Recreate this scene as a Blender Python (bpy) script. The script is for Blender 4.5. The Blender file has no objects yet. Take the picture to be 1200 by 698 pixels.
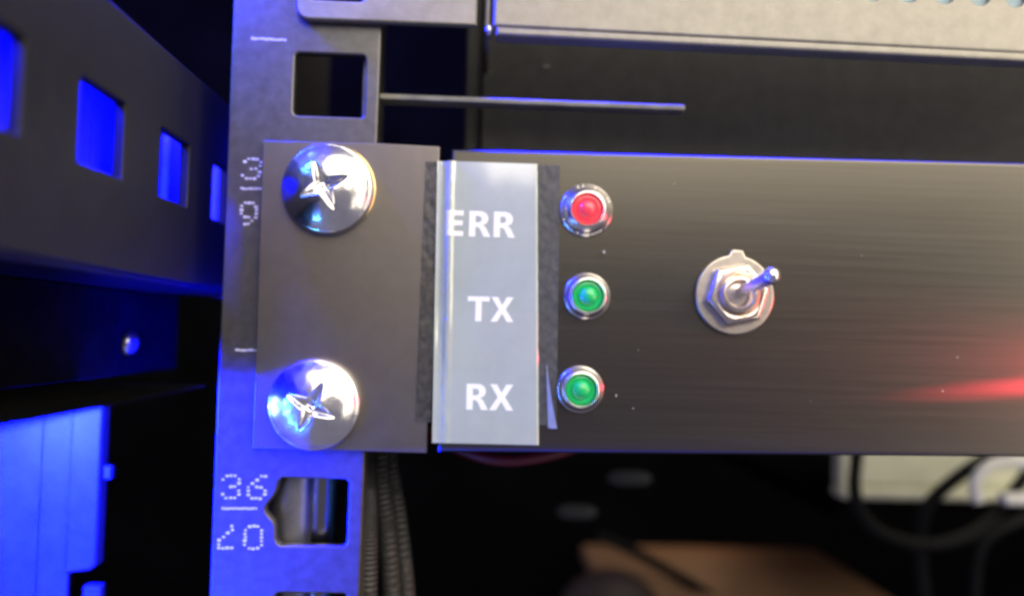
import bpy, bmesh, math, random
from mathutils import Vector, Matrix, noise
random.seed(7)
S = bpy.context.scene
C = S.collection
MM = 0.001
PI = math.pi

# ------------------------------------------------------------------ camera
FPX, CAM_D = 1000.0, 128.21
yaw, pitch, roll = 0.0401279, 0.0413480, 0.0264172
cy, sy, cp, sp, cr, sr = math.cos(yaw), math.sin(yaw), math.cos(pitch), math.sin(pitch), math.cos(roll), math.sin(roll)
fwd = Vector((sy*cp, cy*cp, sp)); rt0 = Vector((cy, -sy, 0)); up0 = rt0.cross(fwd)
rt = cr*rt0 + sr*up0; up = -sr*rt0 + cr*up0
cam_pos = Vector((0, -CAM_D, 0))
cd = bpy.data.cameras.new('camera'); cam = bpy.data.objects.new('camera', cd); C.objects.link(cam)
cd.sensor_width = 36; cd.lens = FPX/1200*36
cd.clip_start = 0.002; cd.clip_end = 20
cam.matrix_world = Matrix((
    (rt.x, up.x, -fwd.x, cam_pos.x*MM), (rt.y, up.y, -fwd.y, cam_pos.y*MM),
    (rt.z, up.z, -fwd.z, cam_pos.z*MM), (0, 0, 0, 1)))
cd.dof.use_dof = True; cd.dof.focus_distance = 0.1190; cd.dof.aperture_fstop = 9.5
S.camera = cam

def at(px, py, Y):
    """point on the plane y=Y (mm) seen at a pixel of the 1200x698 photograph"""
    d = fwd + rt*((px-600)/FPX) + up*((349-py)/FPX)
    t = (Y-cam_pos.y)/d.y
    return cam_pos + d*t

# ------------------------------------------------------------------ world, lamps, exposure
W = bpy.data.worlds.new('World'); S.world = W; W.use_nodes = True
W.node_tree.nodes['Background'].inputs[0].default_value = (0.55, 0.51, 0.66, 1)
W.node_tree.nodes['Background'].inputs[1].default_value = 0.31
S.view_settings.view_transform = 'Standard'; S.view_settings.look = 'None'
S.view_settings.exposure = 0.0; S.view_settings.gamma = 1.0
S.view_settings.use_curve_mapping = False
S.render.filter_size = 2.0
S.cycles.pixel_filter_type = 'BLACKMAN_HARRIS'; S.cycles.filter_width = 3.0
S.cycles.max_bounces = 8
S.cycles.use_denoising = True
S.cycles.blur_glossy = 0.3
S.cycles.sample_clamp_indirect = 4.0

def lamp(name, kind, loc, power, col, size=None, size_y=None, target=None, spot=None):
    l = bpy.data.lights.new(name, kind); l.energy = power; l.color = col
    o = bpy.data.objects.new(name, l); C.objects.link(o); o.location = Vector(loc)*MM
    if kind == 'AREA':
        l.shape = 'RECTANGLE'; l.size = size*MM; l.size_y = (size_y or size)*MM
    else:
        l.shadow_soft_size = size*MM
    if kind == 'SPOT':
        l.spot_size = spot; l.spot_blend = 0.6
    if target:
        o.rotation_euler = (Vector(target)-Vector(loc)).to_track_quat('-Z', 'Y').to_euler()
    return o

WARM = (1.0, 0.90, 0.70)
BLUE = (0.0005, 0.0011, 1.0)
VIOLET = (0.035, 0.06, 1.0)
lamp('room_lamp', 'AREA', (165, -250, 280), 3.8, WARM, 560, 440, (10, 0, 25))
lamp('room_lamp_low', 'AREA', (215, -120, 0), 0.15, WARM, 60, 210, (0, 0, 0))
for i, (x, y, z, p) in enumerate([(-77, -3.2, -14.5, 15.0), (-77, -3.3, -19.5, 18.0)]):
    lamp('blue_led_low', 'POINT', (x, y, z), p, BLUE, 1.9)
for i, (x, y, z, p) in enumerate([(-46, -5, 61, 0.3), (-50, -8, 70, 0.3)]):
    lamp('blue_led_high', 'POINT', (x, y, z), p, BLUE, 1.9)
for x, y, z in ((-88, -48, 84), (-80, -52, 96), (-98, -46, -14), (-96, -50, -34), (-92, -50, -62), (-70, -60, -80)):
    lamp('blue_led_front', 'POINT', (x, y, z), 0.07, (0.05, 0.3, 1.0), 3.0)
lamp('blue_glow_left', 'AREA', (-165, -115, -10), 0.28, VIOLET, 200, 300, (-20, 0, 0))
for y in (-60, -35, 0, 40):
    lamp('blue_led_channel', 'POINT', (-50, y, 33.5), 0.12, BLUE, 1.0)
bs = lamp('blue_strip_above', 'AREA', (75, 6, 47.5), 0.04, BLUE, 150, 1.5, (75, -1.8, 27)); bs.data.spread = math.radians(24)
lamp('red_led', 'SPOT', (152, -7.2, 0.6), 11.0, (1, 0.03, 0.07), 0.8, None, (88, -1.8, -5.6), math.radians(2.5))
lamp('red_led_glow', 'SPOT', (118, -12, -3), 0.14, (1, 0.03, 0.07), 1.0, None, (95, -1.8, -6), math.radians(60))
lamp('back_fill', 'AREA', (140, 60, 60), 0.25, (1, 0.95, 0.7), 60, 30, (150, 150, -45))  # added fill with no visible source, brightens the beige case
lamp('board_fill', 'AREA', (102, 276, -72), 0.0022, (1, 0.6, 0.3), 36, 10, (102, 268, -100))  # unseen fill added close above the board for its orange glow

# ------------------------------------------------------------------ materials
def mat(name, col, rough=0.5, metal=0.0, spec=0.5, coat=0.0, nscale=0.0, namt=0.0, bump=0.0, bscale=3.0,
        stretch=(1, 1, 1), aniso=0.0, emit=None, trans=0.0, sss=0.0, col2=None, rvar=0.0, anrot=0.0):
    m = bpy.data.materials.new(name); m.use_nodes = True
    nt = m.node_tree; b = nt.nodes['Principled BSDF']; N = nt.nodes.new; L = nt.links.new
    b.inputs['Base Color'].default_value = (*col, 1); b.inputs['Roughness'].default_value = rough
    b.inputs['Metallic'].default_value = metal; b.inputs['Specular IOR Level'].default_value = spec
    b.inputs['Coat Weight'].default_value = coat; b.inputs['Coat Roughness'].default_value = 0.08
    b.inputs['Transmission Weight'].default_value = trans
    if sss:
        b.inputs['Subsurface Weight'].default_value = sss; b.inputs['Subsurface Radius'].default_value = (0.001, 0.001, 0.001)
        b.inputs['Subsurface Scale'].default_value = 0.6
    if emit:
        b.inputs['Emission Color'].default_value = (*emit[0], 1); b.inputs['Emission Strength'].default_value = emit[1]
    tc = N('ShaderNodeTexCoord'); mp = N('ShaderNodeMapping')
    mp.inputs['Scale'].default_value = tuple(1000*s for s in stretch); L(tc.outputs['Object'], mp.inputs['Vector'])
    if nscale:
        n = N('ShaderNodeTexNoise'); n.inputs['Scale'].default_value = nscale; n.inputs['Detail'].default_value = 5
        n.inputs['Roughness'].default_value = 0.65
        L(mp.outputs[0], n.inputs['Vector'])
        r = N('ShaderNodeMix'); r.data_type = 'RGBA'
        rr = N('ShaderNodeMapRange'); rr.inputs[1].default_value = 0.35; rr.inputs[2].default_value = 0.68
        L(n.outputs['Fac'], rr.inputs[0]); L(rr.outputs[0], r.inputs[0])
        lo = tuple(c*(1-namt) for c in col); hi = col2 or tuple(min(1, c*(1+namt)) for c in col)
        r.inputs[6].default_value = (*lo, 1); r.inputs[7].default_value = (*hi, 1)
        L(r.outputs[2], b.inputs['Base Color'])
        if rvar:
            q = N('ShaderNodeMapRange'); q.inputs[3].default_value = rough-rvar; q.inputs[4].default_value = rough+rvar
            L(n.outputs['Fac'], q.inputs[0]); L(q.outputs[0], b.inputs['Roughness'])
    if bump:
        n2 = N('ShaderNodeTexNoise'); n2.inputs['Scale'].default_value = bscale; n2.inputs['Detail'].default_value = 4
        L(mp.outputs[0], n2.inputs['Vector'])
        bp = N('ShaderNodeBump'); bp.inputs['Strength'].default_value = bump; bp.inputs['Distance'].default_value = 0.0001
        L(n2.outputs['Fac'], bp.inputs['Height']); L(bp.outputs[0], b.inputs['Normal'])
    if aniso:
        b.inputs['Anisotropic'].default_value = aniso; b.inputs['Anisotropic Rotation'].default_value = anrot
        tg = N('ShaderNodeCombineXYZ'); tg.inputs[0].default_value = 1.0; L(tg.outputs[0], b.inputs['Tangent'])   # brushed along X
    return m

M = dict(
    rail=mat('rail_paint', (0.14, 0.135, 0.132), 0.38, metal=0.8, nscale=0.6, namt=0.12, bump=0.25, bscale=4, rvar=0.08),
    brushed=mat('brushed_black', (0.118, 0.11, 0.096), 0.33, metal=0.97, nscale=1.0, namt=0.05, bump=0.035, bscale=1.2,
                stretch=(0.03, 1, 2.2), aniso=0.55, rvar=0.05),
    ear=mat('ear_black', (0.22, 0.198, 0.18), 0.42, metal=1.0, nscale=0.5, namt=0.04, bump=0.08, bscale=5, rvar=0.02),
    upper=mat('upper_grey', (0.26, 0.245, 0.215), 0.45, metal=0.5, nscale=0.35, namt=0.12, bump=0.25, bscale=2.5, rvar=0.06),
    powder=mat('black_powder_coat', (0.010, 0.010, 0.013), 0.5, spec=0.25, nscale=0.3, namt=0.2, bump=0.35, bscale=3),
    black=mat('black_metal', (0.003, 0.003, 0.003), 0.8, spec=0.0, nscale=0.2, namt=0.3, bump=0.2),
    inner=mat('inner_painted_steel', (0.12, 0.12, 0.14), 0.55, nscale=0.4, namt=0.15),
    chrome=mat('chrome', (0.9, 0.9, 0.92), 0.23, metal=1, nscale=.8, namt=.04, rvar=.04, bump=0.12, bscale=1.2),
    chrome2=mat('satin_nickel', (0.8, 0.77, 0.76), 0.28, metal=1, bump=0.05, bscale=3),
    nickel=mat('brushed_nickel', (0.85, 0.75, 0.67), 0.26, metal=1, nscale=1.5, namt=0.06, bump=0.08, bscale=3),
    post_grey=mat('zinc_post', (0.28, 0.28, 0.31), 0.38, metal=0.9, nscale=.5, namt=.1),
    washer=mat('washer_steel', (0.55, 0.5, 0.46), 0.34, metal=1, nscale=1, namt=.1),
    tape2=mat('thin_grey_tape', (0.10, 0.095, 0.092), 0.45, metal=.8, nscale=1.0, namt=0.3, bump=0.08, bscale=1.0),
    polished=mat('polished_steel', (0.3, 0.3, 0.28), 0.2, metal=1, bump=0.04, stretch=(1, 1, 0.1)),
    dot=mat('white_print', (0.62, 0.62, 0.66), 0.6, nscale=2, namt=0.25),
    label=mat('label_tape', (0.39, 0.44, 0.46), 0.22, spec=0.6, coat=1.0, nscale=0.12, namt=0.06, bump=0.05, bscale=0.5),
    letter=mat('label_white', (0.86, 0.86, 0.9), 0.4, nscale=1, namt=0.03),
    tape=mat('black_tape', (0.06, 0.062, 0.07), 0.42, spec=0.5, nscale=.9, namt=0.3, bump=0.10, bscale=1.0),
    film=mat('clear_film', (0.3, 0.32, 0.4), 0.15, spec=0.8, nscale=0.6, namt=0.1, bump=0.3, bscale=0.6),
    red=mat('red_lens', (0.85, 0.06, 0.08), 0.3, coat=0.4, sss=0.4, emit=((1, 0.05, 0.14), 0.22), nscale=1, namt=0.05),
    green=mat('green_lens', (0.01, 0.45, 0.12), 0.3, coat=0.4, sss=0.4, emit=((0.0, 0.8, 0.32), 0.07), nscale=1, namt=0.05),
    dim=mat('side_panel_paint', (0.03, 0.03, 0.034), 0.5, nscale=0.25, namt=0.3, bump=0.2, bscale=2),
    vent=mat('vent_backing', (0.26, 0.36, 0.42), 0.6, nscale=0.5, namt=0.1),
    rod=mat('grey_edge', (0.20, 0.195, 0.18), 0.6, metal=0.1, nscale=0.7, namt=0.3, stretch=(0.3, 1, 1), bump=0.3),
    device=mat('dark_device', (0.052, 0.052, 0.053), 0.5, nscale=0.25, namt=0.2, bump=0.3, bscale=3),
    braid=mat('braided_sleeve', (0.03, 0.03, 0.032), 0.55, nscale=1.5, namt=0.4, bump=0.6, bscale=2.5),
    rubber=mat('black_rubber', (0.005, 0.005, 0.005), 0.65, spec=0.15, nscale=0.4, namt=0.3, bump=0.1),
    beige=mat('beige_plastic', (0.62, 0.62, 0.45), 0.5, nscale=0.08, namt=0.08),
    white=mat('white_plastic', (0.7, 0.69, 0.66), 0.45, nscale=0.3, namt=0.06),
    wood=mat('brown_wood', (0.30, 0.17, 0.09), 0.5, nscale=0.2, namt=0.25, stretch=(0.1, 1, 1)),
    brown=mat('brown_leather', (0.03, 0.017, 0.014), 0.6, nscale=0.15, namt=0.3, bump=0.3, bscale=0.6),
    redrefl=mat('red_reflection_tone', (0.10, 0.006, 0.014), 0.45, nscale=0.4, namt=0.15),  # red reflection painted as a base colour
    void=mat('dark_interior', (0.004, 0.004, 0.004), 0.8, spec=0.0, nscale=0.02, namt=0.3),
    grey=mat('grey_highlight', (0.055, 0.057, 0.055), 0.5, nscale=0.3, namt=0.1),  # tone of the two painted highlight ovals
    dust=mat('dust', (0.4, 0.39, 0.37), 0.7, nscale=1, namt=0.1),
)

_b = M['label'].node_tree.nodes['Principled BSDF']; _b.inputs['Coat IOR'].default_value = 1.85; _b.inputs['Coat Roughness'].default_value = 0.06

# ------------------------------------------------------------------ helpers (all sizes in mm)
def wloc(o):
    v = Vector((0, 0, 0))
    while o:
        v += o.location; o = o.parent
    return v

def link_mesh(name, me, m, parent=None, smooth=30):
    """me has world coordinates in mm"""
    off = wloc(parent) if parent else Vector((0, 0, 0))
    for v in me.vertices: v.co = v.co*MM - off
    me.name = name
    if smooth is not None and len(me.polygons):
        me.update()
        for p in me.polygons: p.use_smooth = True
        me.set_sharp_from_angle(angle=math.radians(smooth))
        for p in me.polygons:
            if max(abs(c) for c in p.normal) > .99999: p.use_smooth = False
    uv = me.uv_layers.new(name='UVMap')
    for p in me.polygons:
        for li in p.loop_indices:
            c = me.vertices[me.loops[li].vertex_index].co
            uv.data[li].uv = (c.x*20 + c.y*7, c.z*20 + c.y*3)
    me.materials.clear(); me.materials.append(m)
    o = bpy.data.objects.new(name, me); C.objects.link(o); o.parent = parent
    return o

def tag(o, label=None, cat=None, group=None, kind=None):
    if label: o['label'] = label
    if cat: o['category'] = cat
    if group: o['group'] = group
    if kind: o['kind'] = kind
    return o

def thing(name, loc, label, cat, group=None):
    o = bpy.data.objects.new(name, None); C.objects.link(o); o.location = Vector(loc)*MM
    o.empty_display_size = 0.003
    return tag(o, label, cat, group)

def copy_tree(o, parent=None):
    c = o.copy(); C.objects.link(c); c.parent = parent
    for ch in list(o.children): copy_tree(ch, c)
    return c

def mesh_from(verts, faces):
    me = bpy.data.meshes.new('m'); me.from_pydata([tuple(v) for v in verts], [], faces); me.update()
    bm = bmesh.new(); bm.from_mesh(me); bmesh.ops.recalc_face_normals(bm, faces=bm.faces); bm.to_mesh(me); bm.free()
    return me

def area2(p): return sum(a[0]*b[1]-b[0]*a[1] for a, b in zip(p, p[1:]+p[:1]))

def plate_mesh(outline, holes=(), t=1.0, bev=0.15, plane='XZ', pos=0.0, res=2):
    """flat plate with real holes; front face at Y=pos (plane XZ) or right face at X=pos (plane YZ)"""
    cu = bpy.data.curves.new('c', 'CURVE'); cu.dimensions = '2D'; cu.fill_mode = 'BOTH'
    cu.extrude = max(t/2-bev, 0.001); cu.bevel_depth = bev; cu.bevel_resolution = res; cu.offset = -bev
    for k, pts in enumerate([outline]+list(holes)):
        pts = list(pts)
        if (area2(pts) > 0) != (k == 0): pts.reverse()
        s = cu.splines.new('POLY'); s.points.add(len(pts)-1); s.use_cyclic_u = True
        for q, p in zip(s.points, pts): q.co = (p[0], p[1], 0, 1)
    ob = bpy.data.objects.new('c', cu); C.objects.link(ob)
    dg = bpy.context.evaluated_depsgraph_get(); dg.update()
    me = bpy.data.meshes.new_from_object(ob.evaluated_get(dg))
    bpy.data.objects.remove(ob); bpy.data.curves.remove(cu)
    for v in me.vertices:
        a, b, c = v.co
        v.co = (a, pos+t/2-c, b) if plane == 'XZ' else (pos-t/2+c, a, b)
    bm = bmesh.new(); bm.from_mesh(me); bmesh.ops.remove_doubles(bm, verts=bm.verts, dist=1e-5)
    bmesh.ops.recalc_face_normals(bm, faces=bm.faces); bm.to_mesh(me); bm.free()
    return me

def rrect(x0, x1, z0, z1, r=0.6, n=4):
    pts = []
    for cx, cz, a0 in ((x1-r, z1-r, 0), (x0+r, z1-r, 90), (x0+r, z0+r, 180), (x1-r, z0+r, 270)):
        for k in range(n+1):
            a = math.radians(a0+90*k/n); pts.append((cx+r*math.cos(a), cz+r*math.sin(a)))
    return pts

def circle(x, z, r, n=28): return [(x+r*math.cos(2*PI*k/n), z+r*math.sin(2*PI*k/n)) for k in range(n)]

def box_mesh(x0, x1, y0, y1, z0, z1, bev=0.0, seg=2):
    bm = bmesh.new(); bmesh.ops.create_cube(bm, size=1)
    for v in bm.verts:
        v.co = (x0+(v.co.x+.5)*(x1-x0), y0+(v.co.y+.5)*(y1-y0), z0+(v.co.z+.5)*(z1-z0))
    if bev: bmesh.ops.bevel(bm, geom=bm.edges[:], offset=bev, segments=seg, affect='EDGES', profile=0.5)
    me = bpy.data.meshes.new('b'); bm.to_mesh(me); bm.free(); return me

def join(*mes):
    bm = bmesh.new()
    for me in mes: bm.from_mesh(me)
    me = bpy.data.meshes.new('j'); bm.to_mesh(me); bm.free(); return me

def lathe(profile, c, seg=64, wob=None, close=True):
    """profile: list of (radius, y) from outside in; axis along Y through c=(x,y,z)"""
    V, Fc = [], []
    for (r, y) in profile:
        for k in range(seg):
            a = 2*PI*k/seg
            rr = r*(1+(wob(a, r, y) if wob else 0))
            V.append((c[0]+rr*math.cos(a), c[1]+y, c[2]+rr*math.sin(a)))
    for i in range(len(profile)-1):
        for k in range(seg):
            k2 = (k+1) % seg
            Fc.append((i*seg+k, i*seg+k2, (i+1)*seg+k2, (i+1)*seg+k))
    if close:
        Fc.append(tuple((len(profile)-1)*seg+k for k in range(seg)))
    return mesh_from(V, Fc)

def smooth_path(P, n=10):
    P = [Vector(p) for p in P]; out = []
    Q = [2*P[0]-P[1]]+P+[2*P[-1]-P[-2]]
    for i in range(1, len(Q)-2):
        a, b, c, d = Q[i-1], Q[i], Q[i+1], Q[i+2]
        for k in range(n):
            t = k/n
            out.append(0.5*((2*b)+(c-a)*t+(2*a-5*b+4*c-d)*t*t+(3*b-a-3*c+d)*t**3))
    out.append(P[-1]); return out

def tube(P, rad, seg=14, caps=True):
    """rad: number or function of (index, angle)"""
    V, Fc = [], []; n = len(P); prev = None
    for i, p in enumerate(P):
        d = (P[min(i+1, n-1)]-P[max(i-1, 0)]).normalized()
        if prev is None:
            prev = d.orthogonal().normalized()
        u = (prev-d*prev.dot(d)).normalized(); prev = u; w = d.cross(u)
        for k in range(seg):
            a = 2*PI*k/seg; r = rad(i, a) if callable(rad) else rad
            V.append(p+u*(r*math.cos(a))+w*(r*math.sin(a)))
    for i in range(n-1):
        for k in range(seg):
            k2 = (k+1) % seg; Fc.append((i*seg+k, i*seg+k2, (i+1)*seg+k2, (i+1)*seg+k))
    if caps:
        Fc.append(tuple(range(seg))); Fc.append(tuple((n-1)*seg+k for k in range(seg)))
    return mesh_from(V, Fc)

# ------------------------------------------------------------------ the dark inside of the rack
wall = link_mesh('wall', box_mesh(-500, 700, 560, 570, -420, 420), M['void']); tag(wall, kind='structure')
floor_ = link_mesh('floor', box_mesh(-500, 700, 70, 560, -430, -420), M['void']); tag(floor_, kind='structure')

# ------------------------------------------------------------------ rack rail
rail = thing('rack_rail', (-27, 0, -60), 'black rack rail with square holes and dotted white numbers, screwed behind the panel ear', 'rack rail')
RX0, RX1 = -38.0, -15.9
hz = [68.3, 52.45, 36.6, 20.6, 4.75, -11.1, -27.0, -43.7, -59.6]
holes = []
for z in hz:
    if abs(z+27.0) < .1:
        x0, x1, z0, z1 = -28.7, -18.3, -32.0, -22.2
        h = [(x1, z0+.5), (x1, z1-.5), (x1-.5, z1), (x0+.6, z1), (x0+.15, z1-.5), (x0-.05, z1-1.6), (x0-.5, z1-2.7),
             (x0-1.25, z1-3.6), (x0-1.65, z1-4.3), (x0-1.6, z1-5.0), (x0-1.0, z1-5.7), (x0-.35, z1-6.4), (x0-.1, z1-7.4),
             (x0-.05, z0+1.2), (x0+.2, z0+.4), (x0+.7, z0), (x1-.5, z0)]
        holes.append(h)
    else:
        holes.append(rrect(-28.5, -17.9, z-4.75, z+4.75, 0.7))
face = link_mesh('rail_face', plate_mesh([(RX0, -75), (RX1-.5, -75), (RX1+.4, 85), (RX0, 85)], holes, 1.9, 0.3, 'XZ', 0, 3), M['rail'], rail)
link_mesh('side_flange', box_mesh(RX0+.05, RX0+2.0, 1.92, 70, -75, 85, .1), M['rail'], rail)
link_mesh('inner_flange', box_mesh(RX1-2.6, RX1-.7, 1.92, 14, -75, 85, .1), M['rail'], rail)

# dot matrix numbers printed on the rail face
GL = {'3': ["01110", "10001", "00001", "00110", "00001", "10001", "01110"],
      '6': ["00011", "00100", "01000", "10110", "10001", "10001", "01110"],
      '2': ["00010", "00010", "00100", "01000", "10000", "10000", "11110"],
      '0': ["01110", "10001", "10001", "10001", "10001", "10001", "01110"],
      '9': ["01110", "10001", "10001", "10001", "01101", "00010", "01100"]}
def dots(pts, r=0.23):
    V, Fc = [], []
    for (x, z) in pts:
        b = len(V); jx, jz = random.uniform(-.06, .06), random.uniform(-.06, .06); rr = r*random.uniform(.75, 1.1)
        for yy in (-0.003, -0.03):
            for k in range(8):
                a = 2*PI*k/8; V.append((x+jx+1.35*rr*math.cos(a), yy, z+jz+rr*math.sin(a)))
        Fc.append(tuple(b+8+k for k in range(8)))
        for k in range(8): Fc.append((b+k, b+(k+1) % 8, b+8+(k+1) % 8, b+8+k))
    return mesh_from(V, Fc)
def glyph(ch, x, z, w, h, lean=0.0):
    g = GL[ch]; P = []
    for r, row in enumerate(g):
        for c, q in enumerate(row):
            if q == '1': P.append((x+w*c/4+lean*(3-r), z-h*r/6))
    return P
def number(txt, x, z, w=2.4, h=3.2, gap=3.75, lean=0.0):
    P = []
    for i, ch in enumerate(txt): P += glyph(ch, x+i*gap, z, w, h, lean)
    o = link_mesh('printed_number', dots(P), M['dot'], rail); return o
number('36', -36.7, -22.0)
number('20', -36.9, -29.3)
number('3', -35.5, 25.0, 2.4, 3.0, lean=.05)
number('9', -35.6, 18.4, 2.2, 3.2)
for x, z, n in ((-36.6, -26.75, 13), (-35.6, 20.5, 8), (-35.4, -3.5, 8), (-34.9, 43.2, 13)):
    link_mesh('printed_tick', dots([(x+.4*k, z) for k in range(n)], .2), M['dot'], rail)

# ------------------------------------------------------------------ polished tubes behind the lowest holes
for x, r, mm, lb in ((-28.0, 4.2, 'post_grey', 'grey steel post at the left inside the notched square hole'),
                 (-23.4, 2.7, 'polished', 'polished steel post with a bright streak, at the right inside the notched square hole')):
    o = link_mesh('steel_post', tube([Vector((x, 7.5, -90)), Vector((x, 7.5, -60)), Vector((x, 7.5, -19))], r, 40), M[mm])
    tag(o, lb, 'post', 'posts behind the rail')

# ------------------------------------------------------------------ slotted bar at the left
bar = thing('slotted_bar', (-43, -20, 6), 'black steel channel bar with square slots glowing blue from inside', 'rack bar')
BX = -43.0
slots = [rrect(y0, y0+11.5, 17.2, 26.4, .35) for y0 in (-59, -35.9, -12.9, 10)]
link_mesh('slotted_web', plate_mesh([(-66, 6.3), (32, 6.0), (32, 37.5), (-66, 36.6)], slots, 1.5, .35, 'YZ', BX, 3), M['powder'], bar)
link_mesh('bottom_flange', box_mesh(-62, BX-1.0, -66, 32, 5.6, 7.1, .6, 3), M['powder'], bar)
link_mesh('top_flange', box_mesh(-62, BX-1.0, -66, 32, 36.2, 37.7, .6, 3), M['powder'], bar)
for y0, y1 in ((-65, 3.2), (3.9, 14), (36, 45), (66, 90)):
    link_mesh('back_panel', box_mesh(-61, -59.6, y0, y1, 7.2, 36.1, .2), M['inner'], bar)

# ------------------------------------------------------------------ lower bracket arm and blue side panel
arm = thing('bracket_arm', (-60, -30, -9), 'black steel bracket arm in the shadow below the slotted bar', 'bracket')
link_mesh('arm_shelf', box_mesh(-100, -39.6, -100, -0.6, -9.2, -8.6, .2), M['black'], arm)
link_mesh('arm_web', box_mesh(-60, -58, -100, 40, -8.5, 5.5, .3), M['black'], arm)
bolt = link_mesh('dome_bolt', lathe([(2.2, 0), (2.2, -.5), (1.9, -1.1), (1.2, -1.6), (.4, -1.8)], (0, 0, 0), 32), M['chrome2'])
bolt.rotation_euler = (0, 0, PI/2); bolt.location = Vector((-57.9, 16, -3.2))*MM
tag(bolt, 'small bright dome bolt on the dark web of the bracket arm', 'bolt')

sidep = thing('side_panel', (-80, 20, -70), 'flat steel side panel lit bright blue in the lower left corner', 'side panel')
link_mesh('panel_sheet', box_mesh(-130, -67.6, 20, 21.2, -90, -11.6, .2), M['dim'], sidep)
link_mesh('folded_edge', plate_mesh([(-67.6, -41.9), (-63.4, -41.3), (-62.4, -40.4), (-62.4, -11.6), (-67.6, -11.6)], (), 3.0, .5, 'XZ', 18.6, 3), M['dim'], sidep)
link_mesh('seam_strip', box_mesh(-73.3, -72.7, 19.7, 20.0, -90, -11.6, .05), M['dim'], sidep)
link_mesh('edge_tab', box_mesh(-62.3, -61.0, 19.4, 21, -26.3, -24.2, .2), M['dim'], sidep)
link_mesh('lower_tab', box_mesh(-64.6, -61.6, 19, 21, -52, -44.0, .4), M['dim'], sidep)

# ------------------------------------------------------------------ front panel with its ear
panel = thing('control_unit', (20, 0, -17.8), 'brushed black one-unit rack panel carrying the label, three indicator lamps and a toggle switch', 'control unit')
ear_out = [(-32.2, -17.7), (-6.9, -17.9), (-6.3, 27.5), (-15.5, 27.7), (-32.4, 27.5)]
link_mesh('mounting_ear', plate_mesh(ear_out, [], 1.48, .12, 'XZ', -1.5, 3), M['ear'], panel)
led_pos = [(15.8, 18.6), (16.2, 5.8), (15.5, -8.0)]
sw = (38.3, 6.6)
pl_out = [(-5.3, -17.7), (150, -15.8), (150, 28.8), (-4.5, 27.2)]
link_mesh('front_plate', plate_mesh(pl_out, [circle(x, z, 2.6) for x, z in led_pos]+[circle(sw[0], sw[1], 3.0)], 2.0, .55, 'XZ', -1.8, 4), M['brushed'], panel)
link_mesh('panel_body', box_mesh(-4.0, 150, .25, 60, -15.5, 26.5, .4), M['black'], panel)

# ------------------------------------------------------------------ tape, label, letters
def sheet(xs, zs, f, th):
    """bent sheet: f(x,z)->Y of the front"""
    V, Fc = [], []; nx, nz = len(xs), len(zs)
    for s in (0, 1):
        for z in zs:
            for x in xs:
                X, Y, Z = f(x, z); V.append((X, Y+s*th, Z))
    idx = lambda s, j, i: s*nx*nz+j*nx+i
    for j in range(nz-1):
        for i in range(nx-1):
            Fc.append((idx(0, j, i), idx(0, j, i+1), idx(0, j+1, i+1), idx(0, j+1, i)))
            Fc.append((idx(1, j, i), idx(1, j+1, i), idx(1, j+1, i+1), idx(1, j, i+1)))
    for j in range(nz-1):
        Fc.append((idx(0, j, 0), idx(0, j+1, 0), idx(1, j+1, 0), idx(1, j, 0)))
        Fc.append((idx(0, j, nx-1), idx(1, j, nx-1), idx(1, j+1, nx-1), idx(0, j+1, nx-1)))
    for i in range(nx-1):
        Fc.append((idx(0, 0, i), idx(1, 0, i), idx(1, 0, i+1), idx(0, 0, i+1)))
        Fc.append((idx(0, nz-1, i), idx(0, nz-1, i+1), idx(1, nz-1, i+1), idx(1, nz-1, i)))
    return mesh_from(V, Fc)
def lin(a, b, n): return [a+(b-a)*k/(n-1) for k in range(n)]
def nz(x, y, z): return noise.noise(Vector((x, y, z)))

def tape_f(side):
    def f(u, v):
        z = 25.2-v*38.6
        x = (-8.35+u*2.3-.6*v*.6) if side < 0 else (8.0+u*3.7+.9*v*.5)
        y = (-1.53 if side < 0 else -1.83)-.10-.06*nz(x*1.4, z*.9, 3*side)
        return x, y, z
    return f
tape = thing('black_tape', (2, -2, 5), 'wrinkled black tape under the label, showing along both of its long sides', 'tape')
t1 = link_mesh('tape_edge', sheet(lin(0, 1, 12), lin(0, 1, 90), tape_f(-1), .05), M['tape2'], tape)
t2 = link_mesh('tape_edge', sheet(lin(0, 1, 14), lin(0, 1, 90), tape_f(1), .05), M['tape'], tape)
link_mesh('tape_corner', sheet(lin(0, 1, 8), lin(0, 1, 30),
          lambda u, v: (10.6+.5*v+(1.3-.9*(1-v))*u*(.35+.65*v)-.2, -2.05-.5*u*v, -4.6-9.2*v), .04), M['film'], tape)

LXL = lambda z: -6.55+(25.2-z)*.011      # label left edge
LXR = lambda z: 8.35+(25.2-z)*.030       # label right edge
def interp(x, P):
    if x <= P[0][0]: return P[0][1]
    for (a, b), (c, d) in zip(P, P[1:]):
        if x <= c:
            t = (x-a)/(c-a); t = t*t*(3-2*t); return b+(d-b)*t
    return P[-1][1]
def lab_y(x, z):
    # flat over the panel; at its left edge it drops into the gap, climbs back and ends in a small ridge
    xr = x-(LXL(z)+6.55)
    a = max(0.0, min(1.0, (z+9)/14)); a = .25+.75*a*a*(3-2*a)
    w = nz(xr*.9, z*.35, 1.3)+.5*nz(xr*1.8, z*1.1, 7)
    prof = [(-6.55, 0), (-5.85, .45), (-5.5, .40), (-4.75, -.30), (-4.5, -.34), (-3.75, 0.0)]
    k = interp(xr, prof)
    wr = max(0, 1-abs(xr+5.2)/1.5)
    return -2.1+a*k+.10*w*wr*(1.2 if z < 9 else .5)-.012*nz(x*.25, z*.2, 4)
label = thing('label_strip', (1.2, -2.1, 4.5), 'pale blue-grey adhesive label strip printed ERR, TX and RX in white', 'label')
xs = lin(0, .20, 44)[:-1]+lin(.20, .97, 26)[:-1]+lin(.97, 1, 5)
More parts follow.
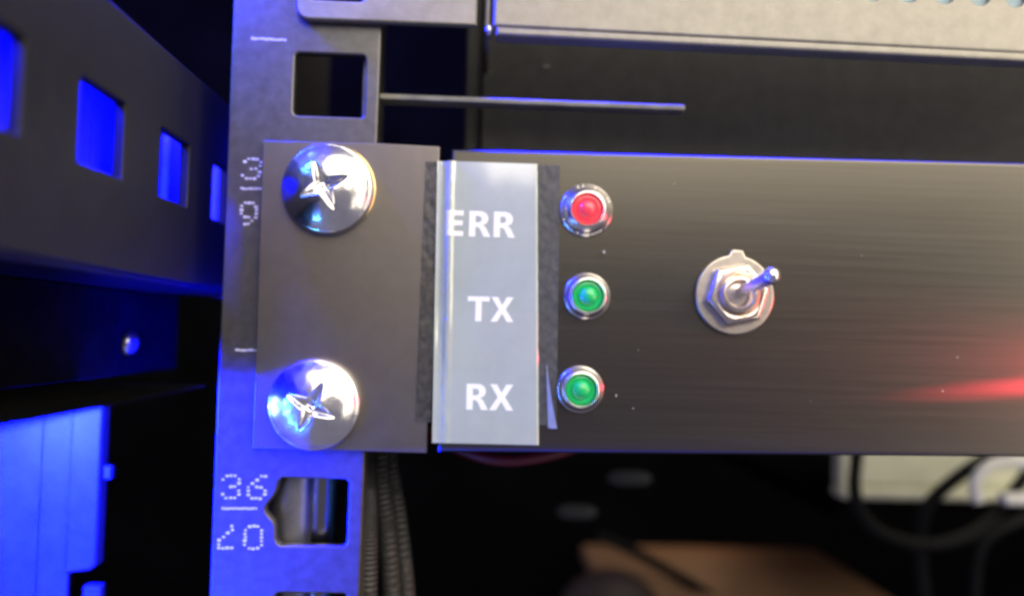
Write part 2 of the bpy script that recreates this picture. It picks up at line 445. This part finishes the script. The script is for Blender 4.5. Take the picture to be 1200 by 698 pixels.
def lab_f(u, z):
    x = LXL(z)+(LXR(z)-LXL(z))*u
    y = lab_y(x, z)
    if u > .97: y += .18*((u-.97)/.03)**2
    return x, y, z
zs = lin(25.3, -16.3, 150)
link_mesh('label_sheet', sheet(xs, zs, lab_f, .06), M['label'], label, 60)

# letters, cap height 1
def letter_polys(ch):
    if ch == 'E': return [[(.12, 0), (.82, 0), (.82, .195), (.38, .195), (.38, .42), (.79, .42), (.79, .61), (.38, .61), (.38, .805), (.82, .805), (.82, 1), (.12, 1)]], .93
    if ch == 'T': return [[(.34, 0), (.60, 0), (.60, .805), (.93, .805), (.93, 1), (.01, 1), (.01, .805), (.34, .805)]], .94
    if ch == 'X': return [[(.04, 0), (.32, 0), (.53, .335), (.74, 0), (1.02, 0), (.68, .51), (1.0, 1), (.72, 1), (.53, .685), (.34, 1), (.06, 1), (.38, .51)]], 1.06
    if ch == 'R':
        o = [(.12, 0), (.38, 0), (.38, .375), (.45, .375), (.53, .35), (.59, .27), (.725, 0), (1.0, 0), (.82, .335), (.76, .41), (.68, .46)]
        o += [(.57+.33*math.cos(a)*1.0, .715+.285*math.sin(a)) for a in [math.radians(q) for q in range(-45, 91, 15)]]
        o += [(.12, 1)]
        h = [(.38, .56), (.47, .56)]+[(.49+.135*math.cos(math.radians(q)), .685+.125*math.sin(math.radians(q))) for q in range(-75, 91, 15)]+[(.38, .81)]
        return [o, h], 1.0
def word(txt, xr, z0, h):
    sc = h*.96; adv = [letter_polys(c)[1]*sc for c in txt]; x = xr-sum(adv)+.03*h
    for ch, a in zip(txt, adv):
        P, _ = letter_polys(ch)
        Q = [[(x+p[0]*sc, z0+p[1]*h) for p in poly] for poly in P]
        me = plate_mesh(Q[0], Q[1:], .03, .004, 'XZ', 0, 0)
        # subdivide so that the print follows the bent label
        bm = bmesh.new(); bm.from_mesh(me); bmesh.ops.triangulate(bm, faces=bm.faces)
        for _ in range(3):
            bmesh.ops.subdivide_edges(bm, edges=[e for e in bm.edges if e.calc_length() > .3], cuts=1)
            bmesh.ops.triangulate(bm, faces=bm.faces)
        bm.to_mesh(me); bm.free()
        for v in me.vertices: v.co.y = lab_y(v.co.x, v.co.z)-.05+v.co.y
        link_mesh('letter', me, M['letter'], label)
        x += a
word('ERR', 5.15, 14.15, 3.8)
word('TX', 5.40, 1.65, 3.65)
word('RX', 5.70, -11.35, 3.8)

# ------------------------------------------------------------------ indicator lamps
def make_led(lens_m, knurl, label_txt):
    t = thing('indicator_lamp', (0, -1.8, 0), label_txt, 'indicator lamp', 'indicator lamps on the panel')
    def wob(a, r, y):
        if r < 3.2 or not knurl: return 0
        return 0
    ro = 4.0 if knurl else 3.5
    prof = [(ro, 0), (ro, -.25), (ro-.14, -.42), (ro-.3, -.5), (ro-.5, -.95), (ro*.45+1.4, -1.5), (2.72, -1.85), (2.6, -1.98), (2.45, -2.0), (2.32, -1.9), (2.24, -1.65), (2.22, -.6)]
    link_mesh('bezel', lathe(prof, (0, -1.8, 0), 72, close=False), M['chrome2'], t, 40)
    if knurl:
        for a in (70, 100, 112, 150, 205, 250, 285, 292, 299, 306, 30, 22):
            ra = math.radians(a); ca, sa = math.cos(ra), math.sin(ra)
            c = Vector((3.6*ca, -1.8-.68, 3.6*sa))
            bm = bmesh.new(); bmesh.ops.create_cube(bm, size=1)
            for v in bm.verts:
                q = Vector((v.co.x*.5, v.co.y*.22, v.co.z*.16)); q = Vector((q.x*ca-q.z*sa, q.y, q.x*sa+q.z*ca)); v.co = c+q
            me = bpy.data.meshes.new('n'); bm.to_mesh(me); bm.free()
            link_mesh('knurl_ridge', me, M['chrome2'], t, None)
    lp = [(2.21, -.7), (2.2, -1.2), (2.05, -1.45), (1.75, -1.5), (1.6, -1.38), (1.5, -1.36), (1.42, -1.55), (1.25, -1.9), (.95, -2.2), (.55, -2.4), (.2, -2.45)]
    link_mesh('lens', lathe(lp, (0, -1.8, 0), 48), lens_m, t, 35)
    return t
led1 = make_led(M['red'], True, 'red indicator lamp in a knurled chrome bezel beside ERR')
led2 = make_led(M['green'], False, 'green indicator lamp in a smooth chrome bezel beside TX')
led3 = copy_tree(led2); led3['label'] = 'green indicator lamp in a smooth chrome bezel beside RX, lowest of the three lamps'
for o, (x, z), r in ((led1, led_pos[0], 0), (led2, led_pos[1], .4), (led3, led_pos[2], 1.3)):
    o.location = Vector((x, -1.8, z))*MM; o.rotation_euler = (0, r, 0)

# ------------------------------------------------------------------ toggle switch
tog = thing('toggle_switch', (sw[0], -1.8, sw[1]), 'chrome toggle switch with hex nut and tabbed washer on the black panel', 'switch')
cx, cz = sw
wo = []
for k in range(72):
    a = 2*PI*k/72; r = 5.95
    if 78 < math.degrees(a) < 98: r = 6.75
    wo.append((cx+r*math.cos(a), cz+r*math.sin(a)))
link_mesh('washer', plate_mesh(wo, [circle(cx, cz, 2.6)], .7, .25, 'XZ', -2.52, 3), M['washer'], tog)
hexo = [(cx+4.9*math.cos(math.radians(60*k+12)), cz+4.9*math.sin(math.radians(60*k+12))) for k in range(6)]
link_mesh('hex_nut', plate_mesh(hexo, [circle(cx, cz, 2.75)], 2.0, .85, 'XZ', -4.55, 5), M['nickel'], tog)
bp_ = []
for k in range(9):
    bp_ += [(2.74, -2.0-.45*k*.6), (2.5, -2.12-.45*k*.6)]
bp_ = bp_+[(2.7, -4.95), (2.55, -5.25), (2.2, -5.3), (2.0, -5.1), (1.55, -3.6)]
link_mesh('bushing', lathe(bp_, (cx, 0, cz), 48, close=True), M['nickel'], tog, 40)
b0, b1 = Vector((cx+.5, -3.6, cz+.45)), Vector((39.9, -13.6, 8.75))
path = [b0+(b1-b0)*k/24 for k in range(25)]
lv = link_mesh('lever', tube(path, lambda i, a: .78+.42*(i/24)**1.3, 28), M['chrome'], tog)
d_ = (b1-b0).normalized()
bm = bmesh.new(); bmesh.ops.create_uvsphere(bm, u_segments=28, v_segments=16, radius=1.2)
for v in bm.verts: v.co = b1+v.co
me = bpy.data.meshes.new('s'); bm.to_mesh(me); bm.free()
link_mesh('lever_tip', me, M['chrome'], lv)

# ------------------------------------------------------------------ screws
def make_screw():
    t = thing('panel_screw', (0, -1.5, 0), 'upper chrome cross-head screw holding the panel ear to the rail, beside ERR', 'screw', 'screws through the panel ear')
    R_, nr, ns = 6.75, 80, 200
    V, Fc = [], []
    def height(r):
        q = r/R_
        if q > .93:
            return 1.2*(1-((q-.93)/.07)**2)**.5 if q < 1 else 0
        return 1.2+math.sqrt(8.7**2-r*r)-math.sqrt(8.7**2-(.93*R_)**2)
    for i in range(nr+1):
        r = R_*(i/nr)
        for k in range(ns):
            a = 2*PI*k/ns; x, z = r*math.cos(a), r*math.sin(a); h = height(r)
            d = 0
            for (u, v) in ((x, z), (z, x)):
                L_, w0 = 3.75, 1.05
                w = w0*max(0, 1-abs(u)/L_)**.55+.12
                if abs(u) < L_ and abs(v) < w:
                    tt = min(1, (w-abs(v))/.6); d = max(d, tt*tt*(3-2*tt)*(.25+1.0*(1-abs(u)/L_)))
            h -= min(d, 2.4)
            h += .05*nz(x*.9, z*.9, 2.2)
            V.append((x, -1.52-.6-h, z))
    for i in range(nr):
        for k in range(ns):
            k2 = (k+1) % ns; Fc.append((i*ns+k, i*ns+k2, (i+1)*ns+k2, (i+1)*ns+k))
    b = len(V)
    for k in range(ns):
        a = 2*PI*k/ns; V.append((R_*math.cos(a), -1.52, R_*math.sin(a)))
    for k in range(ns):
        k2 = (k+1) % ns; Fc.append((nr*ns+k, nr*ns+k2, b+k2, b+k))
    me = mesh_from(V, Fc)
    link_mesh('screw_head', me, M['chrome'], t, 50)
    return t
s1 = make_screw()
s2 = copy_tree(s1); s2['label'] = 'lower chrome cross-head screw holding the panel ear to the rail, above the number 36'
s1.location = Vector((-22.5, -1.5, 20.5))*MM; s1.rotation_euler = (0, -math.radians(24), 0)
s2.location = Vector((-23.3, -1.5, -11.1))*MM; s2.rotation_euler = (0, -math.radians(66), 0)
wsh = link_mesh('brass_washer', lathe([(6.6, 0), (6.6, -.35), (6.4, -.5), (4, -.5)], (-22.15, -1.51, 20.65), 64), mat('brass', (.7, .5, .25), .25, metal=1, nscale=1, namt=.1))
tag(wsh, 'thin brass washer peeking out at the right edge of the upper screw', 'washer')

# ------------------------------------------------------------------ unit above
upu = thing('upper_unit', (30, 0, 45), 'beige-grey steel rack unit above, with a row of round vent holes', 'rack unit')
ue = [(-1.3, 46.0), (-1.3, 90), (-28.3, 90), (-28.3, 47.8)]+[(-26.3-2.0*math.cos(math.radians(q)), 47.9-2.0*math.sin(math.radians(q))) for q in range(15, 91, 15)]
link_mesh('unit_ear', plate_mesh(ue, [rrect(-28.6+2.2, -18.2, 48.9, 58.5, .8)], 1.6, .35, 'XZ', -1.75, 3), M['upper'], upu)
vents = [circle(81.2-5.6*k, 53.55, 1.5, 24) for k in range(-4, 9)]
link_mesh('unit_front', plate_mesh([(1.1, 45.6), (150, 44.2), (150, 90), (1.1, 90)], vents, 1.4, .5, 'XZ', -2.6, 4), M['upper'], upu)
link_mesh('vent_backing', box_mesh(30, 150, -1.75, -1.2, 49, 60), M['vent'], upu)
link_mesh('lower_lip', plate_mesh([(1.6, 44.35), (150, 42.95), (150, 44.3), (1.6, 45.7)], (), 3.6, .45, 'XZ', -2.6, 3), M['upper'], upu)
link_mesh('side_cheek', box_mesh(-.2, .9, -.6, 20, 45.3, 90, .45, 3), M['upper'], upu)
bm = bmesh.new(); bmesh.ops.create_uvsphere(bm, u_segments=20, v_segments=12, radius=.75)
for v in bm.verts: v.co = Vector((.55, -1.2, 45.5))+Vector((v.co.x*.8, v.co.y, v.co.z*1.2))
me = bpy.data.meshes.new('s'); bm.to_mesh(me); bm.free()
link_mesh('corner_weld', me, M['chrome2'], upu)

dev = thing('recessed_device', (50, 32, 29), 'dark grey recessed equipment face in the gap above the panel', 'equipment')
link_mesh('device_face', box_mesh(-.4, 180, 32, 70, 27, 80, .5), M['device'], dev)
link_mesh('device_edge', box_mesh(-3.4, -.6, 33.5, 70, 27, 80, .4), M['device'], dev)
for px, py in ((640, 78), (571, 84)):
    p = at(px, py, 31.9)
    link_mesh('scuff_mark', box_mesh(p.x-.5, p.x+.5, 31.8, 32.2, p.z-.2, p.z+.2, .1), M['dust'], dev)
a, b = at(446, 113, 2.4), at(803, 126, 2.4)
edge = link_mesh('support_strip', box_mesh(-16.5, b.x, 2.3, 6, a.z-.45, a.z+.45, .25, 3), M['rod'])
tag(edge, 'thin pale grey support strip crossing the dark gap above the panel', 'support strip')

# ------------------------------------------------------------------ cables and a red reflection tube under the panel
def braided(P, r, lb, pitch=.55):
    path = smooth_path(P, 60)
    n = len(path)
    L_ = sum((path[i+1]-path[i]).length for i in range(n-1))/(n-1)
    o = link_mesh('braided_cable', tube(path, lambda i, a: r*(1+.09*math.sin(2*PI*i*L_/pitch)), 20), M['braid'], None, 60)
    tag(o, lb, 'cable', 'braided cables beside the rail')
braided([(-17.2, 10, -10), (-17.1, 10, -22), (-16.4, 10.5, -33), (-16.0, 11, -60)], 1.5, 'braided black cable hanging closest to the rail, below the panel ear')
braided([(-15.6, 12, -10), (-15.2, 12, -22), (-13.6, 12.5, -33), (-12.4, 13, -46), (-11.8, 13, -62)], 1.45, 'middle one of the three braided black cables below the panel ear')
braided([(-14.6, 15, -10), (-14.0, 15, -21), (-12.0, 15.5, -32), (-10.2, 16, -46), (-9.4, 16, -62)], 1.4, 'braided black cable farthest from the rail, below the panel ear')
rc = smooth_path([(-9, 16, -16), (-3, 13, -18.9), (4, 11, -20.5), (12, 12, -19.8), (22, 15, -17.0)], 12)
o = link_mesh('red_reflection', tube(rc, 1.0, 16), M['redrefl']); tag(o, 'dull red reflection, shaped as a tube dipping just below the bottom edge of the panel', 'cable')  # tube added in place of a red reflection under the panel edge

# ------------------------------------------------------------------ far background, lower right
bb = thing('beige_case', (200, 150, -50), 'pale beige equipment case with a ridged lower edge, behind the black cable loops', 'case')
link_mesh('case_body', box_mesh(121.5, 330, 151, 158, -47.2, 20, 1.2), M['beige'], bb)
link_mesh('case_ridge', box_mesh(121.0, 330, 148.5, 158, -51.3, -47.4, 1.4, 3), M['beige'], bb)
sh = link_mesh('dark_shelf', box_mesh(122, 400, 156, 330, -60, -51.6, 1), M['void']); tag(sh, 'dark shelf carrying the pale beige case', 'shelf')
def cable(pts, Y, r, lb, m='rubber', name='cable', grp=None):
    P = smooth_path([at(x, y, Y+dy) for x, y, dy in pts], 14)
    o = link_mesh(name, tube(P, r, 14), M[m]); tag(o, lb, 'cable', grp); return o
G = 'black cables in front of the beige case'
cable([(1012, 470, 10), (1004, 530, 6), (1002, 580, 0), (1020, 615, -4), (1060, 634, -6), (1105, 636, -6), (1150, 618, 0), (1180, 585, 6), (1215, 540, 10)], 115, 1.9, 'black cable hanging in a wide loop in front of the beige case', grp=G)
cable([(1230, 505, 4), (1165, 532, 0), (1118, 562, 0), (1085, 596, 2), (1078, 640, 6), (1085, 720, 10)], 122, 2.0, 'black cable curving down inside the wide loop in front of the beige case', grp=G)
cable([(1230, 600, 4), (1190, 612, 0), (1150, 640, 0), (1140, 720, 4)], 122, 1.7, 'black cable low at the right below the wide loop', grp=G)
cable([(1146, 588, 0), (1143, 565, 0), (1158, 546, 0), (1185, 540, 0), (1225, 548, 0)], 112, 1.6, 'white cable bent into a hook at the right edge under the panel', 'white', 'white_cable')
p = at(1186, 584, 112)
o = link_mesh('white_plug', box_mesh(p.x-3, p.x+6, p.y-2, p.y+3, p.z-1.6, p.z+1.6, .9, 3), M['white']); tag(o, 'small white plug below the hooked white cable', 'plug')
o = link_mesh('wooden_board', box_mesh(52, 163, 140, 275, -104, -98, .8), M['wood']); tag(o, 'brown wooden board lying deep below the panel', 'board')
cable([(700, 628, 0), (735, 642, 0), (775, 664, -10), (820, 690, -20), (860, 720, -30)], 225, 2.2, 'black cable lying diagonally across the brown wooden board')
p = at(715, 690, 190)
bm = bmesh.new(); bmesh.ops.create_uvsphere(bm, u_segments=32, v_segments=20, radius=1)
for v in bm.verts: v.co = Vector((p.x+v.co.x*19, p.y+v.co.y*14, p.z-8+v.co.z*15))*1.0
me = bpy.data.meshes.new('s'); bm.to_mesh(me); bm.free()
o = link_mesh('brown_pouch', me, M['brown']); tag(o, 'dark brown rounded pouch in front of the wooden board', 'pouch')
for (px, py, w), lb in (((676, 599, 5.2), 'lower left one of two grey ovals standing in for faint highlights in the dark below the panel'), ((738, 560, 5.8), 'upper right one of two grey ovals standing in for faint highlights in the dark below the panel')):
    p = at(px, py, 100)
    P = [Vector((p.x-w+2*w*k/12, p.y, p.z)) for k in range(13)]
    o = link_mesh('highlight_oval', tube(P, lambda i, a: 1.9*math.sqrt(max(.05, 1-((i-6)/6.2)**4)), 18), M['grey']); tag(o, lb, 'plug', 'grey highlight ovals in the dark')  # grey capsules stand in for faint highlights on dark knobs

# ------------------------------------------------------------------ dust specks on the panel
V, Fc = [], []
for (px, py, r) in ((708, 295, .35), (722, 463, .2), (742, 478, .12), (1122, 418, .18), (1105, 458, .2), (790, 215, .1), (1010, 300, .12), (950, 470, .1), (600, 520, .1), (748, 410, .1)):
    p = at(px, py, -2.8); b = len(V); n = 7
    for k in range(n):
        a = 2*PI*k/n; rr = r*random.uniform(.6, 1.2); V.append((p.x+rr*.7*math.cos(a), -2.79, p.z+rr*math.sin(a)))
    V.append((p.x, -2.80-r*.2, p.z))
    for k in range(n): Fc.append((b+k, b+(k+1) % n, b+n))
o = link_mesh('dust', mesh_from(V, Fc), M['dust'], panel); tag(o, kind='stuff')
